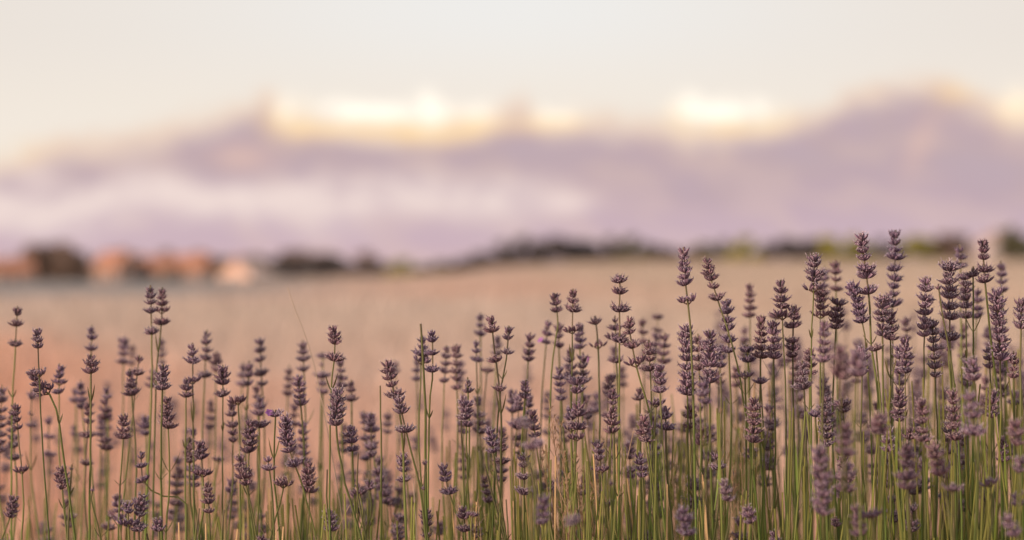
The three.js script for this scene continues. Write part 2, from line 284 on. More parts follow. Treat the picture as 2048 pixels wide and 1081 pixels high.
const TREES = [
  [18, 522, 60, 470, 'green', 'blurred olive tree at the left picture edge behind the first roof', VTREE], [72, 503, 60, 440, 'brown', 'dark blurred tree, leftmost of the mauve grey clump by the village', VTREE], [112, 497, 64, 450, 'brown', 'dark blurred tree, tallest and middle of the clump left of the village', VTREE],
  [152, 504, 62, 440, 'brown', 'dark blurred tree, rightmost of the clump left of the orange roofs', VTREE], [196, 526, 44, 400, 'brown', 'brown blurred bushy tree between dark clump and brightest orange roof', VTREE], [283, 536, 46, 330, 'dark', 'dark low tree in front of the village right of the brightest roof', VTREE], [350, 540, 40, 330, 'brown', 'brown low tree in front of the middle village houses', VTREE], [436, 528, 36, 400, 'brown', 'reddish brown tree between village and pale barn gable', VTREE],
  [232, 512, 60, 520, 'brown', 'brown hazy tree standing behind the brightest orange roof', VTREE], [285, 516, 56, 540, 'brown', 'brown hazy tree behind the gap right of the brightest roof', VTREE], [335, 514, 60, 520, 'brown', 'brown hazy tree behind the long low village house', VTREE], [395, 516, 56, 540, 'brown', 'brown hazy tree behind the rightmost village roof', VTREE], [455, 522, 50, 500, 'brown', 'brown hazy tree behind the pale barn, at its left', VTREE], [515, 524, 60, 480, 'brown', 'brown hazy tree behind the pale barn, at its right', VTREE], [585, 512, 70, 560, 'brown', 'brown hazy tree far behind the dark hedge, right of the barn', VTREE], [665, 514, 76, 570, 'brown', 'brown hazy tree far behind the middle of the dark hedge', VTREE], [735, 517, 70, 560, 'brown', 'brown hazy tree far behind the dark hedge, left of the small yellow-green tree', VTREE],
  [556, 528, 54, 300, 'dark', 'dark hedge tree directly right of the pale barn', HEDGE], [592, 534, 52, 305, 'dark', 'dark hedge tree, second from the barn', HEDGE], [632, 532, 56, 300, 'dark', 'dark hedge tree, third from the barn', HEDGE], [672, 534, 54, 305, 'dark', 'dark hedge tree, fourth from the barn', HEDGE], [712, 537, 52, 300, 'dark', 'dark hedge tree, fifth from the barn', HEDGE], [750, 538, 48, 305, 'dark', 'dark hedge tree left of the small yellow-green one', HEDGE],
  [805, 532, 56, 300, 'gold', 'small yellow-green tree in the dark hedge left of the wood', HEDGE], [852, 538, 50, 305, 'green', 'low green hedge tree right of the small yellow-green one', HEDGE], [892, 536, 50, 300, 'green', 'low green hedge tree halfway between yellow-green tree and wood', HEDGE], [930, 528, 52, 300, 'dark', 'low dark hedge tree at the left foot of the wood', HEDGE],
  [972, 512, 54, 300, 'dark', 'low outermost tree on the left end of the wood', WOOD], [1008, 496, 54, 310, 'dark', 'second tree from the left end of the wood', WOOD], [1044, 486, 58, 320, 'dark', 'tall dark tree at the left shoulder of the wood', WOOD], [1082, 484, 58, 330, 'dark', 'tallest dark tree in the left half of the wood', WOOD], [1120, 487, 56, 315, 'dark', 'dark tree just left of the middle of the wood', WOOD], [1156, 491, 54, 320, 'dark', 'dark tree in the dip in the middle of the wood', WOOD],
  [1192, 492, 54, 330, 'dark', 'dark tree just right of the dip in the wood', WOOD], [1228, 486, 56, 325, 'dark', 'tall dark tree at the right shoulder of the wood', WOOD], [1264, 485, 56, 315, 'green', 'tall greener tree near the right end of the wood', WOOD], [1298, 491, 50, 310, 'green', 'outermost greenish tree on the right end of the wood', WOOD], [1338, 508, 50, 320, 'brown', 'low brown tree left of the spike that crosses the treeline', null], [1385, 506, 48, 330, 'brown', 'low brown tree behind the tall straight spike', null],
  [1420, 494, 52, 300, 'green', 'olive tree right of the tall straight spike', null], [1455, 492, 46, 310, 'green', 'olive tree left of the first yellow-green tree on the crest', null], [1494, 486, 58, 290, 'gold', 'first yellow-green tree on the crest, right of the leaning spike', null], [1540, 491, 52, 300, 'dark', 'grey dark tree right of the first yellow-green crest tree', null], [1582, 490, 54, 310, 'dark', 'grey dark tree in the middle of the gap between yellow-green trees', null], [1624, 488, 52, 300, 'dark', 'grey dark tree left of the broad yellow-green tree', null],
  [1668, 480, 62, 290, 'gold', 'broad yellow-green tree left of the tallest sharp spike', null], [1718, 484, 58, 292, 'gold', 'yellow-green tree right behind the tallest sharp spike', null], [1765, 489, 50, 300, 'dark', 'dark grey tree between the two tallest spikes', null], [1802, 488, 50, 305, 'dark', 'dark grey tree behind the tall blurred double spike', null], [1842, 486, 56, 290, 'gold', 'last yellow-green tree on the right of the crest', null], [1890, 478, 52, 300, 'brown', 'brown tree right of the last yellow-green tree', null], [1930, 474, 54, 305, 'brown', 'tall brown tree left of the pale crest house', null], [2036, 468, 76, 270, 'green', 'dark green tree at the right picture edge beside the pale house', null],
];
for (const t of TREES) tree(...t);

// ---------------------------------------------------------------- village houses
const WALLS = { cream: [0.62, 0.47, 0.36], pink: [0.6, 0.36, 0.27], peach: [0.85, 0.56, 0.44], white: [0.5, 0.41, 0.41] }, wallMat = {}, plain = (c, r = 0.9) => new THREE.MeshStandardMaterial({ color: new THREE.Color(...c), roughness: r });
for (const k in WALLS) wallMat[k] = plain(WALLS[k]);
const ROOF = { orange: plain([0.5, 0.23, 0.145]), brown: plain([0.3, 0.15, 0.1]), pale: plain([0.72, 0.52, 0.43]) }, PANE = plain([0.08, 0.08, 0.1], 0.2), FRAME = plain([0.7, 0.66, 0.6]), DOOR = plain([0.16, 0.1, 0.07]), BRICK = plain([0.4, 0.2, 0.14]);
const box = (w, h, d, x, y, z) => { const g = new THREE.BoxGeometry(w, h, d); g.translate(x, y, z); return g; };
function house(px, base, dist, w, d, eave, ridge, turn, wall, roof, label, name = 'village_house', group = 'village houses') {
  const x = (px - 1024) * K * dist, g0 = terrain(x, -dist), want = EYE - (base - 540.5) * K * dist, lift = Math.max(0, want - g0), h = thing(name, label, 'house', group), e = eave + lift, r = ridge + lift;
  h.position.set(x, g0 - 0.1, -dist); h.rotation.y = turn;
  const s = new THREE.Shape([[-d / 2, 0], [d / 2, 0], [d / 2, e], [0, r], [-d / 2, e]].map((p) => new THREE.Vector2(...p)));
  const body = new THREE.ExtrudeGeometry(s, { depth: w, bevelEnabled: false }); body.translate(0, 0, -w / 2); body.rotateY(Math.PI / 2);
  part('wall', body, wallMat[wall], h);
  const sl = Math.hypot(d / 2, r - e), an = Math.atan2(r - e, d / 2), slabs = [1, -1].map((k) => { const g = new THREE.BoxGeometry(w + 0.8, 0.16, sl + 0.5); g.translate(0, 0.1, 0.2); g.rotateX(an); g.translate(0, (r + e) / 2, d / 4); if (k < 0) g.rotateY(Math.PI); return g; });
  const rf = part('roof', mergeGeometries(slabs), ROOF[roof], h); part('chimney', box(0.6, 1.3, 0.6, w * 0.28, r + 0.1, 0), BRICK, rf);
  const wy = lift + eave * 0.55;
  for (const k of [-0.32, 0, 0.32]) {
    if (k === 0) { part('door', box(0.95, 2.0, 0.08, 0, lift + 1.0, d / 2 + 0.04), DOOR, h); continue; }
    const f = part('window', box(1.15, 1.25, 0.1, w * k, wy, d / 2 + 0.05), FRAME, h); part('pane', box(0.95, 1.05, 0.04, w * k, wy, d / 2 + 0.09), PANE, f);
  }
  for (const sd of [1, -1]) { const f = part('window', box(0.1, 1.2, 1.0, sd * (w / 2 + 0.05), wy, d * 0.15), FRAME, h); part('pane', box(0.04, 1.0, 0.82, sd * (w / 2 + 0.09), wy, d * 0.15), PANE, f); }
}
house(24, 568, 430, 8, 7, 2.6, 5.2, 0.3, 'pink', 'orange', 'blurred house with orange roof at the left picture edge');
house(232, 566, 360, 5, 6, 2.9, 5.4, -0.5, 'pink', 'orange', 'house with the brightest red-orange roof, in the middle of the village');
house(312, 562, 420, 9, 7, 2.4, 5.0, 0.15, 'cream', 'orange', 'long low house with brownish orange roof right of the brightest roof');
house(388, 564, 400, 6, 6, 2.8, 5.3, -0.2, 'pink', 'orange', 'blurred house with orange roof, rightmost of the village roofs');
house(1988, 520, 290, 4, 4.5, 2.2, 3.6, 0.9, 'white', 'pale', 'pale whitish house on the crest near the right edge', 'crest_house', null);
house(490, 590, 225, 3.6, 4.6, 1.9, 3.1, -2.15, 'peach', 'pale', 'pale peach barn gable standing alone left of the dark hedge', 'field_barn', null);

// ---------------------------------------------------------------- lavender: the parts of a flower spike
const C = { dark: [0.06, 0.03, 0.053], mid: [0.145, 0.083, 0.136], pale: [0.54, 0.42, 0.49], rose: [0.52, 0.33, 0.36], brown: [0.17, 0.105, 0.08], tip: [0.8, 0.68, 0.72], stemTop: [0.17, 0.11, 0.085], stemMid: [0.165, 0.175, 0.045], stemLow: [0.14, 0.2, 0.035] };
const Y = new THREE.Vector3(0, 1, 0), V = (x, y, z) => new THREE.Vector3(x, y, z);
function calyx(b, o, d, len, rad, R, lift) {               // ribbed woolly club with the withered corolla curling out of its blunt end
  const side = V(-d.z, 0.01, d.x).normalize(), pts = [0, 0.25, 0.55, 0.85, 1].map((f) => o.clone().addScaledVector(d, len * f).addScaledVector(Y, len * lift * f * f));
  const prof = [0.34, 0.76, 0.98, 0.95, 0.7], at5 = (f) => Math.round(f * 4), tone = 0.78 + R() * 0.5, red = R();
  const e = pts[4], dd = pts[4].clone().sub(pts[3]).normalize(), ridge = mix3(C.pale, C.rose, red * 0.6);
  b.tube(pts, (f) => rad * prof[at5(f)], (f, s) => mix3(mix3(C.brown, C.mid, smooth(0.05, 0.4, f)), s % 2 ? ridge : C.dark, s % 2 ? 0.25 + 0.6 * f * f : 0.6).map((v) => v * tone), 6, false, (s) => (s % 2 ? 1.1 : 0.84));
  b.tube([e.clone().addScaledVector(dd, -len * 0.1), e.clone().addScaledVector(dd, len * 0.03)], () => rad * 0.62, () => C.dark, 4, true);
  const n = 2 + (R() < 0.6) + (R() < 0.3);
  for (let k = 0; k < n; k++) {
    const a = R() * 6.28, w = side.clone().multiplyScalar(Math.cos(a)).addScaledVector(V(0, 1, 0), Math.sin(a) * 0.8).addScaledVector(d, 0.3).normalize(), l = len * (0.16 + R() * 0.3), base = mix3(C.dark, C.mid, R()), tip = mix3(C.mid, C.tip, 0.35 + 0.65 * R());
    const p = [e.clone().addScaledVector(w, rad * 0.35), e.clone().addScaledVector(w, rad * 0.5).addScaledVector(dd, l * 0.6), e.clone().addScaledVector(w, rad * 0.5 + l * 0.8).addScaledVector(dd, l * (0.5 + R() * 0.5))];
    b.tube(p, (f) => rad * lerp(0.32, 0.2, f), (f) => mix3(base, tip, f), 3, true);
  }
}
function whorlGeo(kind, seed) {
  const R = rng(seed), b = new Build();
  // rings of calyces: [how many, tilt from upright, length in mm]
  const rings = { tuft: [[4, 0.72, 4.3], [3, 0.3, 4.6], [3, 0.85, 3.4]], tight: [[9, 1.06, 4.7], [5, 0.62, 4.4], [2, 0.2, 3.6]], wide: [[13, 1.24, 5.6], [8, 0.85, 5.2], [4, 0.35, 4.4]], pair: [[8, 0.95, 4.6], [6, 0.5, 4.6]], small: [[4, 0.75, 3.7], [2, 0.2, 3.6]] }[kind];
  let q = R() * 6.28;
  const lean = (R() - 0.5) * 0.25, leanA = R() * 6.28;
  rings.forEach(([n, tilt0, L], ring) => {
    q += 0.4 + R();
    for (let k = 0; k < n; k++) {
      if (R() < 0.1) continue;
      let a = q + k / n * 6.28 + (R() - 0.5) * 0.5, cx = 0;
      if (kind === 'wide' || kind === 'tight') a -= 0.3 * Math.sin(2 * a);
      if (kind === 'pair') { cx = k % 2 ? 0.0034 : -0.0034; }
      const tilt = tilt0 + (R() - 0.5) * 0.34 + lean * Math.cos(a - leanA), d = V(Math.sin(tilt) * Math.cos(a), Math.cos(tilt), Math.sin(tilt) * Math.sin(a)), reach = kind === 'tuft' && ring === 2 ? 0.0005 : 0.0009 - ring * 0.0002;
      const low = kind === 'tuft' ? (ring === 2 ? -0.0022 : 0.0006) : ring * 0.0003, o = V(Math.cos(a) * reach + cx, low + (cx ? 0.0012 : 0) + (R() - 0.5) * 0.0006, Math.sin(a) * reach);
      calyx(b, o, d, L * 0.001 * (0.86 + R() * 0.28), 0.00106 * (0.86 + R() * 0.26) * (kind === 'small' ? 0.9 : 1), R, 0.1 + 0.16 * Math.sin(tilt));
    }
  });
  for (const s of [0, Math.PI]) {                            // the two papery bracts below
    const a = s + R() * 0.4, d = V(Math.cos(a) * 0.9, 0.4, Math.sin(a) * 0.9).normalize();
    b.leaf(V(0, -0.0007, 0), d, V(-Math.sin(a), 0, Math.cos(a)), V(-Math.cos(a) * 0.6, 0.8, -Math.sin(a) * 0.6), kind === 'wide' ? 0.0042 : 0.0032, 0.0026, -0.15, (f) => mix3([0.2, 0.15, 0.06], C.brown, f), 3);
    if (kind === 'pair') b.tube([V(0, -0.0014, 0), V(Math.cos(s) * 0.0034, 0.0014, 0)], () => 0.0006, () => C.stemTop, 4);
  }
  return b.geo();
}
const WH = {}; for (const [k, n] of [['tuft', 6], ['tight', 8], ['wide', 7], ['pair', 4], ['small', 4]]) WH[k] = Array.from({ length: n }, (_, i) => whorlGeo(k, 1000 + i * 37 + k.length * 911 + k.charCodeAt(0)));
const petalGeo = (() => { const b = new Build(), w = () => [1, 1, 1]; for (let k = 0; k < 5; k++) { const a = k * 1.257; b.leaf(V(0, 0, 0), V(Math.cos(a) * 0.85, 0.5, Math.sin(a) * 0.85).normalize(), V(-Math.sin(a), 0, Math.cos(a)), V(0, 1, 0), 0.0042, 0.0034, 0.35, w, 4); } b.tube([V(0, -0.004, 0), V(0, 0, 0)], (f) => lerp(0.0006, 0.0011, f), w, 5); return b.geo(); })();
const LEAVES = Array.from({ length: 6 }, (_, i) => { const R = rng(i * 53 + 4), b = new Build(), a = R() * 6.28, L = 0.007 + R() * 0.012, up = 0.6 + R() * 0.5; for (const s of [0, Math.PI]) { if (s && R() < 0.25) continue; const A = a + s, d = V(Math.cos(A), up, Math.sin(A)).normalize(); b.leaf(V(0, 0, 0), d, V(-Math.sin(A), 0, Math.cos(A)), V(-Math.cos(A) * 0.5, 0.85, -Math.sin(A) * 0.5), L * (0.7 + R() * 0.5), 0.0013, -0.35 + R() * 0.4, (f) => mix3([0.13, 0.15, 0.04], [0.2, 0.13, 0.06], f * 0.8), 4); } return b.geo(); });

const rootX = (x) => x * 0.97;
function stemCurve(tip, mids, foot, z, R) {
  const zr = lerp(z, 1.56, 0.35), pts = [at(tip[0], tip[1], z)];
  for (const [x, y] of mids) pts.push(at(x, y, lerp(z, zr, (y - tip[1]) / 1300)));
  const f = at(foot, 1081, lerp(z, zr, (1081 - tip[1]) / 1300)); pts.push(f);
  const prev = pts[pts.length - 2], dir = f.clone().sub(prev).normalize(), gx = f.x + dir.x / Math.max(0.4, -dir.y) * 0.16 + (R() - 0.5) * 0.02;
  pts.push(V(lerp(f.x, rootX(gx), 0.5), f.y * 0.5, lerp(f.z, -zr, 0.5)));
  const root = V(rootX(gx), 0, -zr); root.y = terrain(root.x, root.z) - 0.01; pts.push(root);
  return new THREE.CatmullRomCurve3(pts, false, 'centripetal');
}
let flowerSeed = 1;
function lavender(tip, mids, foot, z, whorls, size, label, group, opts = {}) {
  const R = rng(7000 + 131 * flowerSeed++);
  if (!mids.length) { const low = whorls.length ? whorls[whorls.length - 1].y : tip[1], y = lerp(low, 1081, 0.45); if (y > tip[1] + 40 && y < 1040) mids = [[lerp(tip[0], foot, (y - tip[1]) / (1081 - tip[1])) + (R() - 0.5) * 22, y]]; }
  const t = thing(opts.name ?? 'lavender_flower', label, opts.category ?? 'lavender', group), cv = stemCurve(tip, mids, foot, z, R);
  const N = 44, pts = cv.getSpacedPoints(N), root = pts[N].clone(), low = whorls.length ? whorls[whorls.length - 1].y : tip[1] + 30;
  t.position.copy(root);
  const local = pts.map((p) => p.clone().sub(root));
  for (let k = 2; k < N - 1; k++) { const w = 0.0006 * size; local[k].x += (R() - 0.5) * w; local[k].z += (R() - 0.5) * w; }
  const yLow = at(0, low, z).y - root.y, yTip = local[0].y, thick = (opts.thick ?? 0.8 + R() * 0.35), warm = R() * 0.5, cal = CALYX[Math.floor(R() * 5)], tone = 0.6 + R() * 0.7;
  const b = new Build();
  b.tube(local.slice().reverse(), (f) => 0.001 * thick * lerp(1.25, 0.62, f ** 1.3), (f) => {
    const y = f * yTip, c = y > yLow ? mix3(C.stemMid, C.stemTop, 0.75) : mix3(mix3(C.stemMid, C.stemTop, warm), C.stemLow, smooth(yLow, Math.max(yLow - 0.16, 0.1), y)); return c.map((v) => v * tone);
  }, 5, true);
  part('stem', b.geo(), M.stem, t);
  // whorls sit on the stem at their height
  const place = (py) => { const Yw = at(0, py, z).y - root.y; let k = 0; while (k < N - 1 && local[k + 1].y > Yw) k++; const f = clamp((local[k].y - Yw) / Math.max(1e-6, local[k].y - local[k + 1].y)); return [local[k].clone().lerp(local[k + 1], f), local[k].clone().sub(local[k + 1]).normalize()]; };
  whorls.forEach((w, i) => {
    const next = whorls[i + 1], above = i ? w.y - whorls[i - 1].y : 0;
    const kind = w.kind ?? (i === 0 ? (whorls.length === 1 ? 'wide' : 'tuft') : above > 24 ? 'wide' : 'tight');
    const set = WH[kind], [p, d] = place(w.y + (kind === 'tuft' ? 7 : 6) * size), m = part('whorl', set[Math.floor(R() * set.length)], cal, t);
    m.position.copy(p); m.quaternion.setFromUnitVectors(Y, d.lerp(V(0, 1, 0), 0.2).add(V((R() - 0.5) * 0.34, 0, (R() - 0.5) * 0.34)).normalize()).multiply(new THREE.Quaternion().setFromAxisAngle(Y, kind === 'pair' ? (R() - 0.5) * 0.8 : R() * 6.28));
    const grow = size * (0.84 + R() * 0.26) * (kind === 'tight' ? lerp(0.92, 1.06, i / Math.max(1, whorls.length - 1)) : 1); m.scale.set(grow * (0.98 + R() * 0.16), grow * (0.86 + R() * 0.1), grow * (0.98 + R() * 0.16));
    if (w.petal) { const f = part('petal', petalGeo, M.petal, t); f.position.copy(p).add(V(w.petal * 0.0045, 0.003, 0.003)); f.rotation.set(0.5, R() * 3, -0.6 * w.petal); f.scale.setScalar(size); }
  });
  if (whorls.length && R() < 0.55) { const l = part('leaf', LEAVES[Math.floor(R() * 6)], M.leaf, t), [p] = place(low + 30 + R() * 90); l.position.copy(p); l.rotation.y = R() * 6.28; }
  if (R() < 0.35) { const l = part('leaf', LEAVES[Math.floor(R() * 6)], M.leaf, t), [p] = place(Math.max(low + 80, 900) + R() * 150); l.position.copy(p); l.rotation.y = R() * 6.28; l.scale.set(1.1, 1.3 + 0.6 * R(), 1.1); }
  return t;
}
